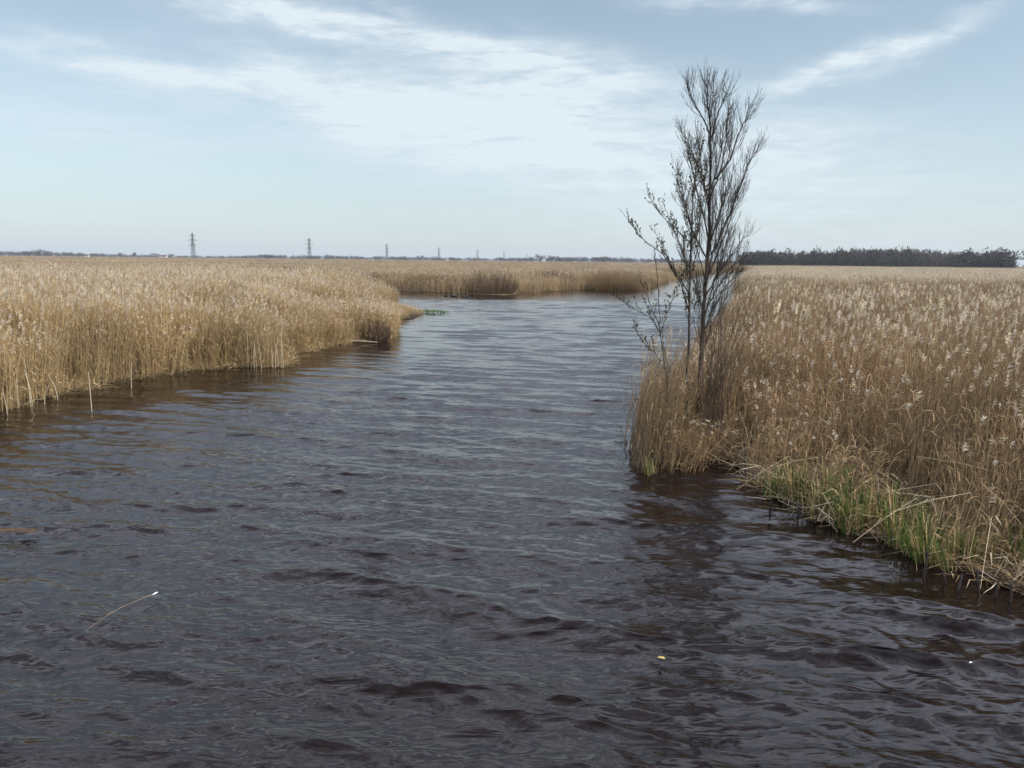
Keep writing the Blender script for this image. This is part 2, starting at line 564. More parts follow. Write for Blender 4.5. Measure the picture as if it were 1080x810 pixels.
# left bed, near
P = sample(LEFT, 10, 75, lambda P: np.where(P[:, 1] < 42, 3.6, 2.0) * (1 + .9 * (dist_line(P, LEDGE) < 1.2)), const(7.0), 41)
d = dist_line(P, LEDGE)
k = (d > .10) & (vnoise(P, 1.3, 77) > np.where(d < .5, .35, .0)); P = P[k]; d = d[k]
sz = fieldlike(P, d, 1.0, 1.1, .72, 50)
low = (P[:, 0] > gnd(405, 330).x) & (P[:, 1] > gnd(405, 340).y)        # low spit behind the tip
sz = np.where(low, sz * .36, sz)
sz *= 1 - .34 * np.clip((P[:, 0] - gnd(300, 350).x) / 4.0, 0, 1) * (P[:, 1] < 60)
scatter('reed_bed', P, -.05, near_gold, np.full(len(P), 1.0) * rng.uniform(.85, 1.2, len(P)), sz,
        'dense golden dry reed bed along the left bank', 'reed bed', seed=61)
# right bed, near
P = sample(RIGHT, 5, 62, lambda P: np.where(P[:, 1] < 30, 4.2, 2.6), const(4.6), 42)
d = np.minimum(dist_line(P, REDGE), dist_line(P, RLEFT) * 1.6)
k = d > .12; P = P[k]; d = d[k]
front = dist_line(P, right_front[7:])
cl = np.hypot(P[:, 0] - 2.9, P[:, 1] - 13.6) < 1.5
sz = fieldlike(P, d, 1.0, np.where(cl, .4, 2.7), np.where(cl, .92, .34), 53)
TBx, TBy = gnd(736, 466)[:2]
sz = np.where((np.abs(P[:, 0] - TBx * P[:, 1] / TBy - .05) < .72) & (P[:, 1] < TBy + .1), sz * .36, sz)
keep = (front > 1.1) | (np.random.default_rng(9).random(len(P)) < .30 + .45 * np.clip(front / 1.1, 0, 1))
P = P[keep]; sz = sz[keep]
scatter('reed_bed', P, -.03, near_brown, rng.uniform(.85, 1.2, len(P)), sz,
        'dense brown dry reed bed with pale seed plumes on the right bank', 'reed bed', seed=62)
P = sample([(0, 10), (6, 10), (6, 18), (0, 18)], 11, 17, lambda P: 3.6 * np.exp(-((P[:, 0] - 2.95) ** 2 + (P[:, 1] - 13.45) ** 2) / .30), const(3.6), 48)
scatter('reed_bed', P, -.08, near_brown, rng.uniform(.8, 1.2, len(P)), rng.uniform(.74, 1.06, len(P)) * np.where(P[:, 0] > 2.95, .38, 1.0),
        'upright brown reed clump in the water around the foot of the bare tree', 'reed bed', seed=68)
# further out
P = sample(LEFT, 75, 130, lambda P: np.full(len(P), .26), const(.26), 43)
P2 = sample(FAR, 84, 420, lambda P: np.where(P[:, 1] < 150, .40, .16), lambda b_: .40 if b_ < 190 else .16, 44)
P3 = sample(FAR, 420, 1900, lambda P: np.full(len(P), .014), const(.014), 45)
d2 = dist_line(P2, far_front)
k = d2 > .35; P2 = P2[k]; d2 = d2[k]
s2 = fieldlike(P2, d2, .9, 3.0, .65, 55)
Pa = np.concatenate([P, P2, P3])
sza = np.concatenate([np.full(len(P), .75), s2, np.full(len(P3), .95)])
sxa = np.concatenate([np.full(len(P), 1.0), np.full(len(P2), 1.0), np.full(len(P3), 2.6)])
scatter('reed_bed', Pa, .0, mid_far, sxa, sza, 'flat straw coloured reed marsh stretching behind the open water', 'reed bed', rot=1, seed=63)
P = sample(RIGHT, 62, 352, lambda P: np.where(P[:, 1] < 140, .48, .22), lambda b_: .48 if b_ < 190 else .22, 46)
d = dist_line(P, RLEFT); P = P[d > 1.2]
sz = fieldlike(P, np.full(len(P), 9.), 1.0, 1, 1, 57)
scatter('reed_bed', P, .0, mid_brown, np.full(len(P), 1.0), sz, 'pale plumed reeds running back from the right bank to the wood', 'reed bed', rot=1, seed=64)
# litter
def along(line, n, w0, w1, seed, poly):
    r = np.random.default_rng(seed)
    L = np.array(line); seg = np.hypot(*(L[1:] - L[:-1]).T); cum = np.concatenate([[0], np.cumsum(seg)])
    out = []
    while len(out) < n:
        s = r.uniform(0, cum[-1]); i = min(np.searchsorted(cum, s) - 1, len(seg) - 1); i = max(i, 0)
        p = L[i] + (L[i + 1] - L[i]) * (s - cum[i]) / seg[i]
        t = (L[i + 1] - L[i]) / seg[i]; nn = np.array((-t[1], t[0]))
        w = r.uniform(w0, w1)
        for q in (p + nn * w, p - nn * w):
            inn = inside(q[None], poly)[0]
            if inn == (w > 0): out.append(q); break
    return np.array(out)


P = along(left_front[2:], 260, .05, .7, 71, LEFT)
scatter('reed_litter', P, .0, lit_gold, rng.uniform(.7, 1.1, len(P)), rng.uniform(.35, .8, len(P)), 'fallen golden stems along the waterline of the left bank', 'reed litter', rot=1, seed=65)
P = along(right_front[4:], 300, .25, 2.0, 72, RIGHT)
scatter('reed_litter', P, .0, lit_brown, rng.uniform(.7, 1.2, len(P)), rng.uniform(.45, 1.0, len(P)), 'tangle of dull brown broken stems along the right bank', 'reed litter', rot=1, seed=66)
P = along(right_front[4:], 80, .2, 1.5, 73, RIGHT)
scatter('reed_litter', P, .02, lit_straw, rng.uniform(.6, 1.1, len(P)), rng.uniform(.4, .9, len(P)), 'bleached straw stems lying among the right bank sedge', 'reed litter', rot=1, seed=67)


# ------------------------------------------------------------------ single reeds one can point at
def single_reed(seed, h, lean):
    r = np.random.default_rng(seed)
    mb, pl = MB(), MB()
    reed_parts(mb, pl, 0, 0, h, lean, r, .0048, 2, True, 34, .95)
    o = mb.build('plumed_reed', M['reed_brown'])
    pl.build('plume', M['plume'], o)
    return o


rr = np.random.default_rng(91)
protos = [single_reed(200 + i, 2.45 + .06 * i, (.04 + .03 * (i % 3), .03 * (i % 2))) for i in range(6)]
P = sample(RIGHT, 8, 34, lambda P: 1.3 * np.clip((P[:, 1] - 8) / 14, .12, 1), const(1.3), 92)
d = dist_line(P, REDGE)
P = P[(d > 1.6) & (P[:, 0] < P[:, 1] * .70) & (P[:, 0] > P[:, 1] * .30 + .5)]
P = P[np.random.default_rng(5).permutation(len(P))][:210]
for i, (x, y) in enumerate(P):
    o = protos[i] if i < 6 else copy_tree(protos[i % 6])
    o.location = (x, y, 0)
    o.rotation_euler = (rr.normal(0, .05), rr.normal(.02, .06), rr.normal(0, .7))
    s = rr.uniform(.86, 1.03); o.scale = (1, 1, s)
    tag(o, 'dry brown reed with a pale feathery plume rising above the right reed bed', 'reed', 'plumed reeds of the right bed')

# long bleached broken stems leaning over the right bank
protos = []
for i in range(6):
    r = np.random.default_rng(300 + i); mb = MB()
    L = 1.0 + .2 * i; a = r.uniform(.6, 1.15)
    p0 = Vector((0, 0, -.05)); p1 = Vector((L * .45 * math.cos(a), .05, L * .45 * math.sin(a))); p2 = p1 + Vector((L * .5, .08, -L * r.uniform(-.25, .35)))
    if p2.z < .03: p2.z = .03
    mb.tube([p0, p1 * .5, p1, (p1 + p2) * .5 + Vector((0, 0, .03)), p2], [.0036, .0036, .0034, .003, .002], 5, (1.05, 1, .95))
    q = (p1 + p2) * .5
    mb.ribbon([q, q + Vector((.1, .06, .05)), q + Vector((.24, .1, -.05))], [.012, .014, .001], Vector((0, 1, .2)).normalized(), (1, 1, 1))
    protos.append(mb.build('broken_reed', M['straw']))
P = along(right_front[4:15], 70, .7, 2.3, 93, RIGHT)
for i, (x, y) in enumerate(P):
    o = protos[i] if i < 6 else protos[i % 6].copy()
    if i >= 6: COL.objects.link(o)
    o.location = (x, y, 0); o.rotation_euler = (0, rr.normal(0, .2), rr.uniform(0, 6.28))
    tag(o, 'bleached broken reed stem leaning across the foot of the right bank', 'broken reed', 'broken stems along the right bank')

# green sedge tufts
protos = []
for i in range(6):
    r = np.random.default_rng(400 + i)
    gb, db = MB(), MB()
    for j in range(44):
        a = r.uniform(0, 6.28); q = .15 * math.sqrt(r.uniform())
        p = Vector((q * math.cos(a), q * math.sin(a), -.06))
        dd = Vector((math.cos(a + r.normal(0, .6)), math.sin(a + r.normal(0, .6)), 0))
        L = r.uniform(.28, .74); o_ = r.uniform(.05, .38)
        pts = [p, p + Vector((0, 0, L * .5)) + dd * L * o_ * .25, p + Vector((0, 0, L * .88)) + dd * L * o_ * .7, p + Vector((0, 0, L * (1.0 - .4 * o_))) + dd * L * o_ * 1.3]
        sd = dd.cross(Vector((0, 0, 1)))
        w = r.uniform(.008, .016)
        if r.uniform() < .66: gb.ribbon(pts, [w, w, w * .7, .001], sd, jit((1, 1, .9) if r.uniform() < .6 else (1.7, 1.4, 1.1), r, .35))
        else: db.ribbon(pts, [w, w, w * .7, .001], sd, jit((.95, .95, .9), r, .35))
    o = gb.build('sedge_tuft', M['sedge'])
    db.build('dead_blades', M['reed_gold'], o)
    protos.append(o)
P = np.concatenate([along(right_front[7:15], 130, -.15, .9, 94, RIGHT), along(right_front[9:16], 60, -.12, .5, 95, RIGHT), along(right_front[0:3], 4, .0, .15, 96, RIGHT)])
nm = 190
k = np.r_[vnoise(P[:nm], .42, 301) > .49, np.ones(len(P) - nm, bool)]
under = len(P) - nm
P = P[k]
for i, (x, y) in enumerate(P):
    o = protos[i] if i < 6 else copy_tree(protos[i % 6])
    o.location = (x, y, .02); o.rotation_euler = (rr.normal(0, .14), rr.normal(0, .14), rr.uniform(0, 6.28))
    s = rr.uniform(.5, 1.15) * (.5 if i >= len(P) - under else 1); o.scale = (s, s, s * rr.uniform(.8, 1.15))
    if i >= len(P) - under: tag(o, 'small green shoots sprouting at the water under the bare tree', 'sedge tuft', 'shoots under the tree')
    else: tag(o, 'tuft of green and yellowed sedge blades at the edge of the right bank', 'sedge tuft', 'sedge tufts along the right bank')

# dark wet stubs in the water off the right bank
mb = MB(); mb.tube([(0, 0, -.3), (.005, 0, .1), (.015, .01, .24)], [.016, .015, .012], 7)
stub0 = mb.build('reed_stub', M['stub'])
for i, (px, py, s) in enumerate([(975, 607, 1.2), (858, 549, .8), (842, 545, .7), (812, 540, .7), (1012, 618, .6), (1032, 622, .9), (1050, 628, .7), (930, 583, .6),
                                 (905, 572, .5), (786, 505, .6), (1066, 634, .8), (996, 612, .5)]):
    o = stub0 if i == 0 else stub0.copy()
    if i: COL.objects.link(o)
    o.location = gnd(px, py); o.scale = (1, 1, s); o.rotation_euler = (rr.normal(0, .15), rr.normal(0, .15), rr.uniform(0, 6))
    tag(o, 'tallest dark stub standing clear of the right bank' if i == 0 else 'short dark wet stub poking out of the water by the right bank', 'reed stub', 'stubs by the right bank')

# stems standing alone in front of the left bed
def lone(px, py, h, lean, label, mat='straw', group=None):
    mb = MB(); p = gnd(px, py)
    mb.tube([(0, 0, -.2), (lean * .3, 0, h * .5), (lean, 0.02, h)], [.009, .008, .005], 6)
    mb.ribbon([(lean * .4, 0, h * .6), (lean * .4 + .1, .02, h * .72), (lean * .4 + .22, .03, h * .62)], [.012, .014, .001], Vector((0, 1, .3)).normalized())
    o = mb.build('lone_reed', M[mat]); o.location = (p.x, p.y, 0)
    return tag(o, label, 'reed', group)


lone(97, 434, .95, -.02, 'single pale reed standing in open water off the left bank')
lone(97.5 + 41, 409, .7, .05, 'single reed standing at the waterline of the left bank, right of the lone pale stem')
for px, py, h in [(262, 387, 1.2), (268, 388, .9), (276, 388, 1.0), (283, 387, .75), (290, 388, 1.25), (297, 388, 1.6), (299, 388, 1.1), (294, 387, .8), (288, 388, .6), (271, 387, .7)]:
    lone(px, py, h, rr.normal(0, .12), 'sparse pale reed stem standing in water off the step of the left bank', group='sparse stems off the left bank')
for px, py, h in [(20, 430, .7), (35, 428, .9), (33, 429, 1.2), (46, 426, .5), (62, 420, .6), (8, 436, .5)]:
    lone(px, py, h, rr.normal(0, .15), 'pale reed stem in front of the left bed near the picture edge', group='stems at the near end of the left bed')
for px, py, h in [(424, 337, 1.5), (428, 334, 1.2), (416, 340, 1.7), (436, 333, 1.3), (442, 333, 1.4), (456, 331, .9)]:
    lone(px, py, h, rr.normal(.06, .08), 'thin reed stem standing in water around the low spit', 'reed_gold', 'stems around the low spit')


# ------------------------------------------------------------------ the tree and its companions
def spline(pts, n):
    pts = [Vector(p) for p in pts]
    k = len(pts) - 1
    out = []
    for i in range(n):
        t = i / (n - 1) * k
        j = min(int(t), k - 1); f = t - j
        p0 = pts[max(j - 1, 0)]; p1 = pts[j]; p2 = pts[j + 1]; p3 = pts[min(j + 2, k)]
        out.append(.5 * ((2 * p1) + (p2 - p0) * f + (2 * p0 - 5 * p1 + 4 * p2 - p3) * f * f + (3 * p1 - p0 - 3 * p2 + p3) * f ** 3))
    return out


def bud(mb, p, d, r, size):
    sd = d.orthogonal().normalized()
    q = Quaternion(d, r.uniform(0, 6.28)) @ sd
    L = size * r.uniform(.6, 1.3)
    mb.add([p, p + d * L * .5 + q * L * .32, p + d * L, p + d * L * .5 - q * L * .32], [(0, 1, 2, 3)], jit((1, 1, 1), r, .4))


def twigs(mb, bb, path, r, dens, lmin, lmax, start=.15, r0=.006, buds=0.0, bsize=.04, upw=1.0, depth=1, spread=.75):
    n = len(path)
    tot = sum((path[i + 1] - path[i]).length for i in range(n - 1))
    cnt = max(1, int(tot * dens))
    for _ in range(cnt):
        t = r.uniform(start, .99)
        i = min(int(t * (n - 1)), n - 2); f = t * (n - 1) - i
        p = path[i].lerp(path[i + 1], f)
        tan = (path[i + 1] - path[i]).normalized()
        a = r.uniform(0, 6.28)
        o = tan.orthogonal().normalized(); o = Quaternion(tan, a) @ o
        d = (tan * .9 + o * spread * r.uniform(.5, 1.2) + Vector((0, 0, .35 * upw))).normalized()
        L = r.uniform(lmin, lmax) * (1.0 - .72 * t)
        d2 = (d + Vector((0, 0, .5 * upw)) + tan * .3).normalized()
        d3 = (d2 + Vector((r.normal(0, .12), r.normal(0, .12), .3 * upw))).normalized()
        pts = [p, p + d * L * .35, p + d * L * .35 + d2 * L * .35, p + d * L * .35 + d2 * L * .35 + d3 * L * .3]
        rr0 = r0 * (1 - .4 * t)
        mb.tube(pts, [rr0, rr0 * .8, rr0 * .6, rr0 * .35], 3, jit((1, 1, 1), r, .25), False)
        if buds > 0:
            for _b in range(r.poisson(buds * L)):
                tt = r.uniform(.2, 1); j = min(int(tt * 3), 2)
                bp = pts[j].lerp(pts[j + 1], tt * 3 - j)
                bud(bb, bp, (d2 + Vector((r.normal(0, .6), r.normal(0, .6), r.normal(0, .4)))).normalized(), r, bsize)
        if depth > 0:
            twigs(mb, bb, pts, r, dens * .75, lmin * .4, lmax * .5, .25, rr0 * .7, buds, bsize, upw, depth - 1, spread)


def limb(root, D, pix, dd, r0, r1, r, dens, lmin, lmax, buds=0., bsize=.04, name='branch', twigmat='twig', upw=1., start=.15, depth=1, bark='bark'):
    """pix: photo pixels of the limb; dd: depth offset from start to end"""
    n = len(pix)
    pts = [at(px, py, D + dd[0] + (dd[1] - dd[0]) * i / (n - 1)) - root.location for i, (px, py) in enumerate(pix)]
    k = 5 * n
    path = spline(pts, k)
    for i in range(1, k - 1):
        path[i] += Vector((r.normal(0, .008), r.normal(0, .008), 0))
    mb = MB(); mb.tube(path, [r0 + (r1 - r0) * (i / (k - 1)) ** .8 for i in range(k)], 7, (1, 1, 1))
    o = mb.build(name, M[bark], root, True)
    tb, bb = MB(), MB()
    twigs(tb, bb, path, r, dens, lmin, lmax, start, max(.004, min(.007, r0 * .45)), buds, bsize, upw, depth)
    if tb.v: tb.build('twigs', M[twigmat], o)
    if bb.v: bb.build('buds_and_leaves', M['bud'], o)  # buds on the standing wood, dark leaves on the drifting branch
    return o


TB = gnd(736, 466); TD = TB.y
r = np.random.default_rng(700)
tree = empty('bare_tree', (TB.x, TB.y, 0))
tag(tree, 'tall slender bare tree with upright dark branches at the water on the right bank', 'tree')
trunk_px = [(736, 470), (737, 430), (739, 390), (742, 330), (746, 270), (749, 200), (749, 150), (747, 116), (745, 88)]
limb(tree, TD, trunk_px, (0, .1), .068, .007, r, 19, .45, 1.15, name='trunk', start=.27, depth=2)
LM = [
    ([(754, 189), (770, 168), (779, 142), (787, 122), (793, 110)], (0, -.4), .022),
    ([(750, 206), (760, 180), (765, 150), (768, 124), (770, 108)], (0, .5), .02),
    ([(750, 269), (768, 230), (781, 195), (792, 168), (802, 157)], (0, -.5), .024),
    ([(747, 290), (762, 255), (773, 222), (779, 195)], (0, .7), .02),
    ([(744, 312), (760, 285), (776, 262), (790, 244)], (0, .4), .02),
    ([(743, 330), (757, 302), (772, 282), (787, 270)], (0, -.5), .018),
    ([(748, 141), (741, 124), (732, 109), (726, 96), (724, 88)], (0, -.2), .017),
    ([(749, 150), (757, 120), (764, 104), (766, 94)], (0, -.3), .015),
    ([(748, 130), (752, 105), (752, 98), (750, 88)], (0, .3), .013),
    ([(748, 216), (737, 178), (726, 154), (718, 137)], (0, .6), .018),
    ([(747, 250), (735, 200), (729, 175), (726, 158)], (0, -.6), .018),
    ([(746, 275), (727, 235), (718, 205), (714, 180)], (0, .4), .018),
    ([(745, 295), (755, 250), (762, 205), (764, 180)], (0, -.7), .018),
    ([(742, 340), (752, 300), (764, 262), (770, 238)], (0, .2), .016),
    ([(750, 200), (758, 172), (762, 148), (763, 130)], (0, -.1), .014),
    ([(748, 225), (741, 190), (738, 160), (735, 138)], (0, .3), .013),
    ([(747, 262), (757, 230), (768, 200), (775, 172)], (0, .1), .015),
    ([(745, 300), (735, 262), (729, 235), (724, 208)], (0, -.2), .013),
    ([(743, 335), (733, 300), (722, 270), (713, 246)], (0, .2), .013),
    ([(741, 352), (756, 318), (770, 296), (784, 284)], (0, -.3), .014),
    ([(740, 372), (753, 338), (768, 312), (782, 300)], (0, .3), .013),
]
for pix, dd, r0 in LM:
    limb(tree, TD, pix, dd, r0 * .95, .004, r, 18, .3, .95, buds=2.0, bsize=.02, depth=2)

t2 = gnd(722, 478); T2 = t2.y
sap = empty('budding_sapling', (t2.x, t2.y, 0))
tag(sap, 'thin sapling with small leaf buds close to the left of the tall bare trunk', 'tree')
limb(sap, T2, [(722, 480), (725, 400), (727, 340), (728, 284), (730, 228), (732, 190), (738, 157)], (0, 0), .036, .005, r, 11, .25, .8, 20, .042, name='trunk', start=.3, depth=2)
for pix, dd in [([(729, 257), (711, 240), (696, 225), (683, 205)], (0, -.3)),
                ([(727, 330), (716, 295), (700, 270), (678, 252), (666, 236), (653, 220)], (0, .2)),
                ([(729, 240), (722, 215), (718, 195), (714, 180)], (0, .4)),
                ([(728, 290), (718, 262), (709, 238), (700, 215)], (0, -.5)),
                ([(728, 270), (738, 235), (743, 200), (744, 178)], (0, .3)),
                ([(727, 310), (712, 285), (700, 262), (690, 243)], (0, .5))]:
    limb(sap, T2, pix, dd, .013, .003, r, 12, .15, .6, 24, .042)

t3 = gnd(706, 484); T3 = t3.y
sap2 = empty('leaning_sapling', (t3.x, t3.y, 0))
tag(sap2, 'thin crooked sapling with a budded bough stretching left over the water', 'tree')
limb(sap2, T3, [(707, 486), (705, 430), (702, 390), (697, 355), (695, 320), (693, 285), (691, 262)], (0, 0), .018, .004, r, 3.5, .2, .5, 9, .035, name='trunk', start=.35)
for pix, dd in [([(705, 400), (700, 368), (690, 340), (668, 325), (657, 318), (646, 309)], (0, .1)), ([(703, 392), (690, 372), (678, 360), (668, 342)], (0, -.3)),
                ([(697, 352), (704, 330), (712, 312), (716, 296)], (0, .4)), ([(696, 345), (686, 322), (680, 305), (675, 292)], (0, .3))]:
    limb(sap2, T3, pix, dd, .010, .003, r, 12, .12, .55, 22, .042)

# brown willow shoots rising behind the trunk
sb = gnd(756, 478)
wil = empty('willow_shrub', (sb.x, sb.y, 0))
tag(wil, 'brown shrub of thin upright shoots just right of the bare trunk', 'shrub')
for i in range(44):
    x0 = 744 + r.normal(8, 8); x1 = x0 + r.uniform(-6, 46); y1 = r.uniform(268, 400)
    limb(wil, sb.y, [(x0, 470), (x0 + (x1 - x0) * .18, 420), (x0 + (x1 - x0) * .55, (420 + y1) / 2), (x1, y1)], (r.normal(-.2, .2), r.normal(-.8, .5)), .0055, .0028, r, 4.5, .25, .7, name='shoot', twigmat='shoot', bark='shoot', depth=1 if i % 2 else 0)
wil2 = empty('willow_shrub', (gnd(694, 490).x, gnd(694, 490).y, 0))
tag(wil2, 'fine leafless twigs fanning out over the water left of the reed clump', 'shrub')
for i in range(16):
    x0 = 676 + r.normal(2, 5); x1 = x0 - r.uniform(-2, 30); y1 = r.uniform(388, 450)
    limb(wil2, gnd(694, 490).y, [(x0, 494), (x0 - 2, 465), (x0 * .6 + x1 * .4, (465 + y1) / 2), (x1, y1)], (0, r.normal(0, .3)), .005, .002, r, 4.0, .1, .4, 3, .03, name='shoot', twigmat='shoot', bark='shoot', depth=0)
wig = empty('drifting_branch', gnd(642, 468))
tag(wig, 'half sunken twiggy branch with dark leaves in the water left of the reed clump', 'branch')
for i in range(9):
    x0 = 662; x1 = r.uniform(628, 655); y1 = r.uniform(436, 478)
    limb(wig, wig.location.y, [(668, 478), (x0, 470), ((x0 + x1) / 2, (470 + y1) / 2 - 4), (x1, y1)], (0, r.normal(0, .2)), .004, .002, r, 2.5, .1, .3, 12, .05, name='twig', twigmat='twig', depth=0)


# ------------------------------------------------------------------ far bank shrubs, tussocks
def bush(name, label, px, py, w, h, n, mat, seed, cat='shrub'):
    r = np.random.default_rng(seed); p = gnd(px, py); mb = MB()
    for i in range(n):
        a = r.uniform(0, 6.28); q = math.sqrt(r.uniform()); x = q * math.cos(a) * w * .5; y = q * math.sin(a) * w * .4
        hh = h * (1 - .45 * q * q) * r.uniform(.6, 1.08)
        mb.tube([(x * .8, y * .8, 0), (x, y, hh * .5), (x * 1.1 + r.normal(0, .07), y * 1.1, hh)], [.014, .011, .005], 3, jit((1, 1, 1), r, .3), False)
    o = mb.build(name, mat); o.location = (p.x, p.y, 0)
    return tag(o, label, cat)


bush('bare_shrub', 'dark brown bare shrub at the far waterline, left of the reed mound', 518, 310, 6.0, 2.7, 700, M['farshrub'], 801)
bush('bare_shrub', 'second brown bare shrub set back on the far bank, between shrub and reed mound', 582, 305, 6.5, 2.8, 500, M['farshrub'], 802)
bush('bare_shrub', 'small faint brown shrub at the far bank above the swimming birds', 493, 306, 3.2, 1.9, 220, M['farshrub'], 803)
bush('reed_mound', 'rounded mound of dense rusty reeds at the far waterline behind the tree', 646, 305.8, 8.6, 2.9, 1900, M['reed_brown'], 804, 'reed mound')
bush('sedge_tussock', 'dark sedge tussock at the waterline on the tip of left bank', 399, 360, 1.1, .95, 500, M['farshrub'], 805, 'tussock')

# green water plant
r = np.random.default_rng(810); mb = MB()
for i in range(420):
    x = r.uniform(-1, 1); y = r.uniform(-1, 1)
    if x * x + y * y > 1: continue
    hh = .30 * (1 - .6 * abs(x)) * r.uniform(.2, 1)
    a = r.uniform(0, 6.28); d = Vector((math.cos(a), math.sin(a), 0)); p = Vector((x * 1.5, y * .7, hh * .6))
    mb.ribbon([p, p + d * .07 + Vector((0, 0, .05)), p + d * .14 + Vector((0, 0, .02))], [.03, .09, .01], d.cross(Vector((0, 0, 1))), jit((1, 1, 1), r, .4))
    if i % 4 == 0: mb.tube([(x * 1.5, y * .7, -.05), p], .008, 3)
o = mb.build('water_plant', M['weed']); o.location = gnd(452, 330)
tag(o, 'low clump of bright green floating water plants off the left spit', 'water plant')
mb = MB(); pts = spline([(-.62, -.1, .04), (-.2, .0, .09), (.2, .02, .07), (.7, .12, .03)], 9); mb.tube(pts, [.03, .045, .05, .05, .048, .045, .04, .035, .02], 8)
o = mb.build('driftwood_log', M['log'], smooth=True); o.location = gnd(381, 362.5); o.location.z = .02
tag(o, 'pale driftwood pole lying at the foot of left reeds beside dark tussock', 'log')

# ducks: one swept body each
def duck(seed, s=1.0):
    spine = [(-.24, 0, .10), (-.17, 0, .075), (-.06, 0, .055), (.06, 0, .05), (.13, 0, .075), (.17, 0, .13), (.185, 0, .19), (.215, 0, .225), (.25, 0, .222)]
    rad = [.012, .05, .095, .095, .07, .042, .036, .045, .024]
    mb = MB(); pts = spline(spine, 22)
    rs = np.interp(np.linspace(0, 8, 22), range(9), rad)
    mb.tube(pts, rs, 10)
    o = mb.build('duck', M['duck'], smooth=True)
    bb = MB(); bb.tube([(.245, 0, .222), (.28, 0, .212), (.305, 0, .205)], [.017, .014, .006], 6); bb.build('bill', M['bill'], o)
    return o


d0 = duck(1)
dl = ['swimming dark bird, leftmost of the four off the far bank', 'largest dark bird among the four swimming off the far bank', 'third dark bird from the left swimming off the far bank', 'rightmost dark bird of the four swimming off the far bank']
for i, (px, py, s, rz) in enumerate([(470, 312.6, 1.0, 2.6), (479, 312.8, 1.75, .3), (488.5, 313.6, 1.0, 3.3), (492.5, 313.4, 1.0, .2)]):
    o = d0 if i == 0 else copy_tree(d0)
    o.location = gnd(px, py); o.location.z = -.005; o.scale = (s, s, s); o.rotation_euler = (0, 0, rz)
    tag(o, dl[i], 'duck', 'birds swimming off the far bank')

# flotsam in the foreground
a = gnd(90, 671); c = gnd(162, 632.5); mb = MB()
mid = (a + c) * .5 - a; mid += Vector((-.06, .04, 0))
mb.tube(spline([(0, 0, -.01), tuple(mid), tuple(c - a)], 12), [.0016 + .0024 * i / 11 for i in range(12)], 6)
o = mb.build('floating_reed', M['log'], smooth=True); o.location = (a.x, a.y, .06)
tb = MB(); e = c - a; dn = e.normalized(); tb.tube([e - dn * .01, e + dn * .03, e + dn * .06], [.004, .008, .005], 7); tb.build('broken_tip', M['feather'], o)
tag(o, 'long thin reed stalk with white broken tip floating in the foreground water', 'reed stalk')


def leaf(px, py, L, mat, name, label, cat, rz):
    mb = MB(); mb.ribbon([(-L * .5, 0, 0), (-L * .2, 0, .008), (L * .2, 0, .01), (L * .5, 0, .002)], [.004, L * .42, L * .36, .003], Vector((0, 1, .15)).normalized())
    m_ = mb.build(name, M[mat]); p = gnd(px, py); m_.location = (p.x, p.y, .07); m_.rotation_euler = (0, 0, rz)
    so = m_.modifiers.new('thickness', 'SOLIDIFY'); so.thickness = .003
    return tag(m_, label, cat)


leaf(697, 702, .075, 'leaf_y', 'fallen_leaf', 'yellow fallen leaf floating in the dark reflection of the tree', 'leaf', -.4)
leaf(1023, 707, .03, 'feather', 'feather', 'tiny white feather floating on the water at lower right', 'feather', .2)
mb = MB(); r = np.random.default_rng(820)
for i in range(60):
    x = r.uniform(-.35, .35); y = r.uniform(-.06, .06); a_ = r.normal(0, .4); L = r.uniform(.08, .25)
    mb.tube([(x - L * .5, y, .0), (x, y + .01, .012), (x + L * .5 * math.cos(a_), y + L * .5 * math.sin(a_), .0)], [.004, .006, .003], 4, jit((1, 1, 1), r, .3))
o = mb.build('reed_raft', M['farshrub']); o.location = gnd(6, 562); o.location.z = .03
tag(o, 'small brown raft of floating reed scraps at the left picture edge', 'reed raft')


# ------------------------------------------------------------------ far trees, wood, houses, pylons
def crown_faces(r, w, h, n, base, streak):
    V = []; F = []; C = []
    lob = [(r.normal(0, .22 * w), r.normal(0, .22 * w), base + (h - base) * r.uniform(.35, .8), r.uniform(.22, .4) * w, r.uniform(.2, .32) * (h - base)) for _ in range(7)]
    lob.append((0, 0, base + (h - base) * .5, .42 * w, .46 * (h - base)))
    for i in range(n):
        lx, ly, lz, lr, lh = lob[r.integers(0, len(lob))]
        d = r.normal(0, 1, 3); d /= np.linalg.norm(d); q = r.uniform(.2, 1.05) ** .5
        p = Vector((lx + d[0] * lr * q, ly + d[1] * lr * q, lz + d[2] * lh * q))
        dv = Vector((d[0] * .7 + r.normal(0, .5), d[1] * .7 + r.normal(0, .5), abs(r.normal(.9, .5)))).normalized()
        sd = dv.orthogonal().normalized(); sd = Quaternion(dv, r.uniform(0, 6.28)) @ sd
        L = streak * r.uniform(.5, 1.3); W = L * r.uniform(.12, .3)
        b_ = len(V)
        V += [p - sd * W, p + sd * W, p + dv * L]; F.append((b_, b_ + 1, b_ + 2))
        C += [jit((1, 1, 1), r, .35)] * 3
    return V, F, C


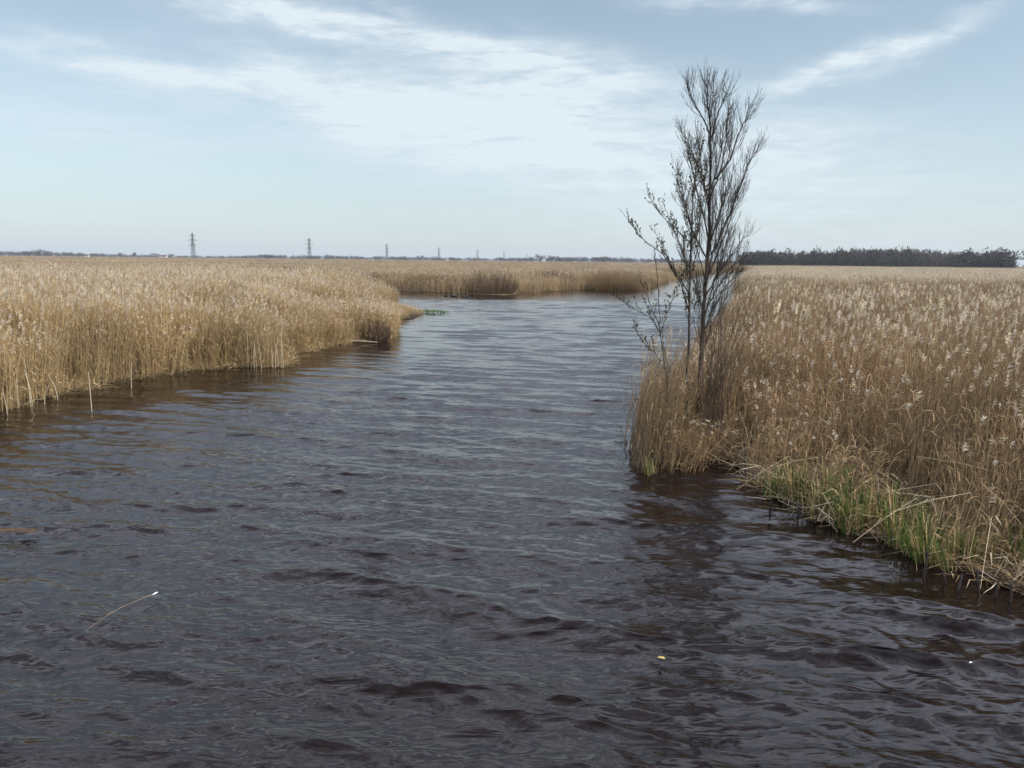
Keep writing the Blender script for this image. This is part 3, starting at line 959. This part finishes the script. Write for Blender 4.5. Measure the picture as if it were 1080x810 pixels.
def far_tree_proto(seed, w, h, n=420):
    r = np.random.default_rng(seed)
    root = empty('far_tree')
    tb = MB(); tb.tube(spline([(0, 0, -.3), (.1, 0, h * .3), (-.1, .1, h * .6), (.05, 0, h * .85)], 8), [.035 * h * (1 - .11 * i) for i in range(8)], 6)
    for i in range(6):
        a = r.uniform(0, 6.28); z0 = h * r.uniform(.25, .5)
        tb.tube([(0, 0, z0), (math.cos(a) * w * .2, math.sin(a) * w * .2, z0 + h * .15), (math.cos(a) * w * .35, math.sin(a) * w * .35, z0 + h * .38)], [.014 * h, .009 * h, .003 * h], 4)
    tb.build('trunk', M['fartrunk'], root)
    cb = MB(); V_, F_, C_ = crown_faces(r, w, h, n, h * .18, h * .12)
    cb.add(V_, F_); cb.c = C_
    cb.build('crown', M['farcrown'], root)
    return root


FT = [far_tree_proto(901, 9, 10), far_tree_proto(902, 7, 10), far_tree_proto(903, 12, 10), far_tree_proto(904, 6, 10)]
used = set()
# (px, base py, top py, distance, kind, width factor, label)
spots = [(30, 269, 265, 1500, 2, 1.3, 'low bushy tree near the left end of horizon, left of the dark clump'),
         (40, 269, 263, 1480, 0, 1.0, 'round dark tree in the clump near the left end of horizon'),
         (47, 269, 264, 1470, 2, 1.0, 'wide dark tree on the right of the left horizon clump'),
         (127, 270, 266.5, 1700, 0, .9, 'small rounded tree on horizon between left clump and white farmhouse'),
         (142, 270, 266, 1700, 1, 1.0, 'lone upright small tree on horizon left of the white farmhouse'),
         (162, 271, 267, 1600, 2, 1.2, 'dark broad tree standing beside the white farmhouse'),
         (180, 271, 268, 1600, 2, 1.1, 'low tree between the white farmhouse and the tallest pylon'),
         (283, 273.5, 271, 1300, 2, 1.8, 'dark low hedge tree between the two leftmost pylons'),
         (356, 274, 271.5, 1900, 0, 1.3, 'low rounded tree on horizon between second and third pylon'),
         (400, 275, 271.5, 1900, 1, 1.2, 'small pointed tree at the foot of third pylon'),
         (417, 275.5, 271.5, 1900, 2, 1.2, 'dark bushy tree just right of the third pylon'),
         (424, 275.5, 270.5, 2000, 0, 1.0, 'round tree second to the right of third pylon'),
         (441, 275.5, 269.8, 2050, 3, .9, 'thin tall tree left of the fourth pylon'),
         (445, 275.5, 269.5, 2050, 3, .9, 'thin tall tree nearest the fourth pylon on its left'),
         (478, 276, 271.5, 1900, 0, 1.1, 'rounded tree on horizon right of fourth pylon'),
         (494, 276.3, 271.5, 1800, 2, 1.2, 'dark wide tree just left of fifth pylon'),
         (527, 276.6, 273, 1800, 2, 1.2, 'low dark tree by the foot of the sixth pylon'),
         (569, 277, 268.5, 1500, 0, 1.1, 'taller round bare tree, left one of the pair in mid horizon'),
         (581, 277, 269.5, 1500, 0, 1.0, 'round bare tree, right one of the pair in mid horizon'),
         (590, 277, 271.5, 1500, 1, 1.2, 'small tree right of the mid horizon pair'),
         (603, 277, 272, 1500, 2, 1.1, 'low tree in the treeline between the pair and the domed copse'),
         (630, 277.3, 271.2, 1400, 2, 1.0, 'left tree of the domed dark copse behind the reed mound'),
         (636, 277.3, 270.5, 1400, 0, 1.2, 'middle tree of the domed dark copse behind the reed mound'),
         (643, 277.3, 271.2, 1400, 2, 1.0, 'right tree of the domed dark copse behind the reed mound'),
         (662, 277.8, 273.5, 1400, 2, 1.3, 'low tree on horizon between domed copse and bare tree'),
         (694, 278, 273.5, 1400, 2, 1.3, 'low distant tree seen through the budding sapling'),
         (1060, 280, 263.0, 585, 0, 1.25, 'big rounded tree closing the right end of the dark wood'),
         (1047, 280, 262.5, 590, 2, 1.0, 'tall bare tree just inside the right end of the dark wood'),
         (1018, 280, 262.5, 590, 1, 1.2, 'taller crown breaking the top line of the dark wood near its right end'),
         (894, 279, 264, 590, 0, 1.0, 'rounded crown breaking the top line in the middle of the dark wood'),
         (802, 278.5, 265, 590, 2, .9, 'bare tree at the left end of dark wood beside the bare tree twigs'),
         ]
for (px, by, ty, D, kd, wf, lab) in spots:
    o = FT[kd] if kd not in used else copy_tree(FT[kd])
    used.add(kd)
    p = at(px, by, D); q = at(px, ty, D)
    s = max(1.0, q.z / 10.0)
    o.location = (p.x, D, 0); o.scale = (s * wf, s * wf, s); o.rotation_euler = (0, 0, random.uniform(0, 6.28))
    tag(o, lab, 'tree', 'single trees on the horizon')


def wood(name, label, items, seed, n, streak=.13):
    r = np.random.default_rng(seed); mb = MB()
    for (x, y, h, w) in items:
        V_, F_, C_ = crown_faces(r, w, h, n, -h * .12, h * streak)
        T = Vector((x, y, 0)); k = r.uniform(.75, 1.25)
        mb.add([v + T for v in V_], F_); mb.c[-len(C_):] = [(c0 * k, c1 * k, c2 * k) for c0, c1, c2 in C_]
        mb.tube([(x, y, 0), (x + .2, y, h * .5), (x, y, h * .85)], [.02 * h, .015 * h, .005 * h], 4)
    o = mb.build(name, M['farcrown'])
    return tag(o, label, 'wood', kind='stuff')


r = np.random.default_rng(950)
it = []
for i in range(330):
    px = r.uniform(783, 1066); D = 600 + r.uniform(0, 90)
    top = 266.2 + 1.0 * math.sin(px * .045) + 1.2 * math.sin(px * .017 + 2) + r.normal(0, 1.5) + (1.2 if px < 850 else 0) + max(0, (px - 1050) * .35)
    q = at(px, top, D); it.append((q.x, D, max(4, q.z), r.uniform(6, 11)))
for i in range(160):                                                    # scrub along the wood's foot
    px = r.uniform(783, 1068); D = 594 + r.uniform(0, 6)
    q = at(px, 271.5 + r.normal(0, 2), D); it.append((q.x, D, max(3, q.z), r.uniform(6, 9)))
wood('far_wood', 'long dark bare wood standing along the right horizon', it, 951, 240)
it = []
for i in range(850):
    px = r.uniform(-60, 800); D = 2000 + r.uniform(0, 250)
    hh = 9 + 2.5 * math.sin(px * .021 + 1) + r.normal(0, 1.3) + (3 if px > 395 else 0) + (1.5 if px < 160 else 0)
    p = at(px, 275, D); it.append((p.x, D, max(4, hh), r.uniform(10, 17)))
for i in range(260):
    px = -60 + 880 * (i + r.uniform()) / 260; p = at(px, 275, 1960); it.append((p.x, 1960, r.uniform(4, 6.5), 16))
for i in range(40):
    px = r.uniform(1068, 1150); D = 2100
    p = at(px, 275, D); it.append((p.x, D, 9 + r.normal(0, 1), 14))
wood('far_treeline', 'thin blue grey treeline along the whole left and middle horizon', it, 952, 120, .2)


def farmhouse(px, py, D, L, hw, label):
    p = at(px, py, D); root = empty('farmhouse', (p.x, D, 0)); tag(root, label, 'farmhouse')
    mb = MB(); mb.box((0, 0, hw / 2), (L, 7, hw))
    mb.add([(-L / 2, -3.5, hw), (-L / 2, 3.5, hw), (-L / 2, 0, hw + 2.6), (L / 2, -3.5, hw), (L / 2, 3.5, hw), (L / 2, 0, hw + 2.6)], [(0, 1, 2), (3, 5, 4)])
    mb.build('wall', M['render_white'], root)
    rb = MB()
    for s in (-1, 1):
        rb.add([(-L / 2 - .4, s * 3.9, hw - .25), (L / 2 + .4, s * 3.9, hw - .25), (L / 2 + .4, 0, hw + 2.75), (-L / 2 - .4, 0, hw + 2.75),
                (-L / 2 - .4, s * 3.9, hw - .05), (L / 2 + .4, s * 3.9, hw - .05), (L / 2 + .4, 0, hw + 2.95), (-L / 2 - .4, 0, hw + 2.95)],
               [(0, 1, 2, 3), (4, 5, 6, 7), (0, 1, 5, 4), (0, 3, 7, 4), (1, 2, 6, 5)])
    ro = rb.build('roof', M['roof'], root)
    cb = MB(); cb.box((L * .25, 0, hw + 3.2), (.8, .8, 1.5)); cb.build('chimney', M['roof'], ro)
    for k in range(3):
        wb = MB(); wb.box((-L * .33 + k * L * .33, -3.52, hw * .55), (1.2, .1, 1.3)); wb.build('window', M['pane'], root)
    return root


farmhouse(172, 271, 1590, 15, 4.6, 'small white farmhouse on left horizon left of the tallest pylon')
farmhouse(91.5, 270, 1750, 9, 4.0, 'tiny white house on the far left horizon beside left clump')
farmhouse(505, 277.2, 1500, 9, 3.0, 'tiny white house on horizon just right of the fifth pylon')


def pylon():
    root = empty('power_pylon')
    hh = 44.0; mb = MB()
    bw = lambda z: 2.6 * (1 - z / hh) ** .9 + .45
    zs = [0, 5, 10, 14.5, 18.5, 22, 25, 28, 31, 34, 37, 40, 43]
    for sx in (-1, 1):
        for sy in (-1, 1):
            mb.tube([(sx * bw(z), sy * bw(z), z) for z in zs] + [(0, 0, hh)], [.34] * 10 + [.28] * 4, 4)
    for z0, z1 in zip(zs[:-1], zs[1:]):
        for sy in (-1, 1):
            mb.tube([(-bw(z0), sy * bw(z0), z0), (bw(z1), sy * bw(z1), z1)], .15, 3); mb.tube([(bw(z0), sy * bw(z0), z0), (-bw(z1), sy * bw(z1), z1)], .15, 3)
            mb.tube([(sy * bw(z0), -bw(z0), z0), (sy * bw(z1), bw(z1), z1)], .15, 3); mb.tube([(sy * bw(z0), bw(z0), z0), (sy * bw(z1), -bw(z1), z1)], .15, 3)
    mb.build('lattice_tower', M['steel'], root)
    for z, L in ((23.5, 6.6), (31.5, 8.0), (39.0, 5.6)):
        ab = MB()
        for s in (-1, 1):
            for sy in (-1, 1):
                ab.tube([(0, sy * .9, z), (s * L, 0, z + .2)], .22, 4); ab.tube([(0, sy * .7, z + 1.9), (s * L, 0, z + .3)], .17, 4)
        ao = ab.build('crossarm', M['steel'], root)
        for s in (-1, 1):
            ib = MB(); ib.tube([(s * (L - .3), 0, z + .1), (s * (L - .3), 0, z - 2.2)], .17, 5)
            for k in range(6): ib.tube([(s * (L - .3), 0, z - .3 - .3 * k), (s * (L - .3), 0, z - .42 - .3 * k)], .3, 6)
            ib.build('insulator', M['glass_ins'], ao)
    return root


py0 = pylon()
pl_ = ['tallest and nearest lattice power pylon, leftmost on horizon', 'second lattice power pylon from the left on the horizon', 'third lattice power pylon from the left, above low horizon trees',
       'fourth lattice power pylon from the left, small and faint', 'fifth lattice power pylon from the left, beside dark wide tree', 'sixth lattice power pylon from the left, very small', 'smallest and farthest power pylon left of the mid horizon pair of trees']
for i, (px, D) in enumerate([(204, 1280), (326.5, 1520), (408, 2000), (463, 2480), (503.5, 2900), (531.5, 3400), (556.5, 4500)]):
    o = py0 if i == 0 else copy_tree(py0)
    p = at(px, 270, D); o.location = (p.x, D, 0); o.rotation_euler = (0, 0, R(-12))
    tag(o, pl_[i], 'power pylon', 'power pylons on the horizon')

# ------------------------------------------------------------------ light and sky
SUN_AZ, SUN_EL = R(116), R(48)
sd = Vector((math.sin(SUN_AZ) * math.cos(SUN_EL), math.cos(SUN_AZ) * math.cos(SUN_EL), math.sin(SUN_EL)))
ld = bpy.data.lights.new('sun', 'SUN'); ld.energy = 3.1; ld.angle = R(.5); ld.color = (1, .95, .87)
lo = bpy.data.objects.new('sun', ld); COL.objects.link(lo); lo.rotation_euler = sd.to_track_quat('Z', 'Y').to_euler()

W = bpy.data.worlds.new('World'); SC.world = W; W.use_nodes = True
nt = W.node_tree; nt.nodes.clear(); N = nt.nodes.new; L = nt.links.new
out = N('ShaderNodeOutputWorld'); bg = N('ShaderNodeBackground'); bg.inputs['Strength'].default_value = .145
sky = N('ShaderNodeTexSky'); sky.sky_type = 'NISHITA'; sky.sun_disc = False
sky.sun_elevation = SUN_EL; sky.sun_rotation = SUN_AZ; sky.air_density = 1.0; sky.dust_density = .6; sky.ozone_density = 1.5
L(bg.outputs[0], out.inputs[0])
tc = N('ShaderNodeTexCoord'); sx = N('ShaderNodeSeparateXYZ'); L(tc.outputs['Generated'], sx.inputs[0])


def mth(op, a, b_=None, clamp=False):
    n = N('ShaderNodeMath'); n.operation = op; n.use_clamp = clamp
    for i, v in enumerate((a, b_)):
        if v is None: continue
        if isinstance(v, (int, float)): n.inputs[i].default_value = v
        else: L(v, n.inputs[i])
    return n.outputs[0]


AZ = mth('ARCTAN2', sx.outputs[0], sx.outputs[1]); EL = mth('ARCSINE', sx.outputs[2])
cmb = N('ShaderNodeCombineXYZ'); L(AZ, cmb.inputs[0]); L(EL, cmb.inputs[1])


def noise(scale, rot, stretch, detail, rough, dist=0., off=0.):
    mp = N('ShaderNodeMapping'); mp.inputs['Rotation'].default_value = (0, 0, rot); mp.inputs['Scale'].default_value = (1, stretch, 1); mp.inputs['Location'].default_value = (off, off, 0)
    L(cmb.outputs[0], mp.inputs[0]); n = N('ShaderNodeTexNoise'); n.inputs['Scale'].default_value = scale; n.inputs['Detail'].default_value = detail
    n.inputs['Roughness'].default_value = rough; n.inputs['Distortion'].default_value = dist
    L(mp.outputs[0], n.inputs['Vector']); return n.outputs['Fac']


warp = mth('MULTIPLY', mth('SUBTRACT', noise(5, .2, 2, 4, .55, .3), .5), .10)
warp2 = mth('MULTIPLY', mth('SUBTRACT', noise(9, .2, 2, 5, .6, .3, 7.), .5), .055)
AZw = mth('ADD', AZ, warp); ELw = mth('ADD', EL, warp2)
fine = noise(9, R(-9), 5.0, 9, .62, .6, 3.)
fib = noise(20, R(-16), 6.0, 8, .65, .4, 1.)


def azel(px, py):
    d = ray(px, py).normalized(); return math.atan2(d.x, d.y), math.asin(d.z)


def blob(p0, p1, wpx, sharp=2.0):
    (a0, e0), (a1, e1) = azel(*p0), azel(*p1)
    cx, cy = (a0 + a1) / 2, (e0 + e1) / 2; dx, dy = a1 - a0, e1 - e0; ln = math.hypot(dx, dy); ux, uy = dx / ln, dy / ln
    X_ = mth('SUBTRACT', AZw, cx); Y_ = mth('SUBTRACT', ELw, cy)
    U_ = mth('DIVIDE', mth('ADD', mth('MULTIPLY', X_, ux), mth('MULTIPLY', Y_, uy)), ln * .5)
    V_ = mth('DIVIDE', mth('SUBTRACT', mth('MULTIPLY', Y_, ux), mth('MULTIPLY', X_, uy)), wpx / 800)
    q = mth('ADD', mth('MULTIPLY', U_, U_), mth('MULTIPLY', V_, V_))
    return mth('POWER', 2.718, mth('MULTIPLY', q, -1.0))


CL = [((170, -10), (420, 30), 16, .75), ((380, 30), (650, 72), 16, .7), ((-40, 40), (330, 92), 15, .55), ((260, 85), (640, 150), 34, .75), ((420, 105), (700, 115), 30, .75),
      ((330, 130), (760, 190), 40, .6), ((820, 90), (930, 62), 11, .9), ((920, 62), (1030, 18), 9, .85), ((700, 160), (960, 150), 34, .45), ((700, -4), (880, 6), 8, .7),
      ((-100, 110), (260, 160), 40, .3), ((600, 215), (1100, 215), 45, .35), ((500, 60), (760, 95), 9, .3)]
acc = None
for p0, p1, w, amt in CL:
    v = mth('MULTIPLY', blob(p0, p1, w), amt)
    acc = v if acc is None else mth('ADD', acc, v)
tex = mth('ADD', mth('MULTIPLY', fine, 3.0), mth('MULTIPLY', fib, 1.7))
cf = mth('MULTIPLY', acc, mth('MAXIMUM', mth('SUBTRACT', tex, 1.45), .28))
# unseen upper sky, added as overbright cirrus to lift reflections on the water
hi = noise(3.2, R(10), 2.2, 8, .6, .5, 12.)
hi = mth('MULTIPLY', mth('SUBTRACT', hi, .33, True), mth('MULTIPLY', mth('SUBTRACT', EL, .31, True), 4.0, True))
veil = mth('MULTIPLY', mth('POWER', 2.718, mth('DIVIDE', mth('MAXIMUM', EL, 0), -.14)), .85)
cf = mth('MULTIPLY', cf, 1.3, True)
mx = N('ShaderNodeMix'); mx.data_type = 'RGBA'
hs = N('ShaderNodeHueSaturation'); hs.inputs['Saturation'].default_value = .66; L(sky.outputs[0], hs.inputs['Color'])
tn = N('ShaderNodeMix'); tn.data_type = 'RGBA'; tn.blend_type = 'MULTIPLY'; tn.inputs[0].default_value = 1; tn.inputs[7].default_value = (.68, .755, .745, 1); L(hs.outputs[0], tn.inputs[6])
vm = N('ShaderNodeMix'); vm.data_type = 'RGBA'; vm.inputs[7].default_value = (3.2, 3.6, 3.9, 1)
L(veil, vm.inputs[0]); L(tn.outputs[2], vm.inputs[6])
L(cf, mx.inputs[0]); L(vm.outputs[2], mx.inputs[6]); mx.inputs[7].default_value = (4.0, 4.5, 4.85, 1)
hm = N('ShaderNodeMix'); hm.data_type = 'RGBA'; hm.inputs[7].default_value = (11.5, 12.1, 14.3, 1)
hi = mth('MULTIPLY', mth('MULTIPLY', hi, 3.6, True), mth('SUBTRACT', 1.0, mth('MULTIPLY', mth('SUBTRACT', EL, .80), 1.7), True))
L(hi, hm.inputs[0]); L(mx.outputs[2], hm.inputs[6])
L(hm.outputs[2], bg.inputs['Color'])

SC.view_settings.view_transform = 'Standard'; SC.view_settings.look = 'None'; SC.view_settings.gamma = 1
SC.view_settings.exposure = .40
SC.render.engine = 'CYCLES'
SC.cycles.max_bounces = 6; SC.cycles.diffuse_bounces = 3; SC.cycles.glossy_bounces = 3; SC.cycles.transmission_bounces = 3
SC.cycles.use_denoising = True
SC.cycles.denoiser = 'OPENIMAGEDENOISE'; SC.cycles.denoising_input_passes = 'RGB_ALBEDO_NORMAL'; SC.cycles.denoising_prefilter = 'ACCURATE'

# ------------------------------------------------------------------ air
b = MB(); b.box((0, 3550, 26.5), (13300, 7400, 57))
hz, hnt, hout = nodes('haze_air')
pv = hnt.nodes.new('ShaderNodeVolumePrincipled'); pv.inputs['Color'].default_value = (.86, .93, 1, 1); pv.inputs['Density'].default_value = .00011; pv.inputs['Anisotropy'].default_value = .2
hnt.links.new(pv.outputs[0], hout.inputs['Volume'])
tag(b.build('haze', hz), 'thin pale blue haze over the whole marsh', 'haze', kind='stuff')
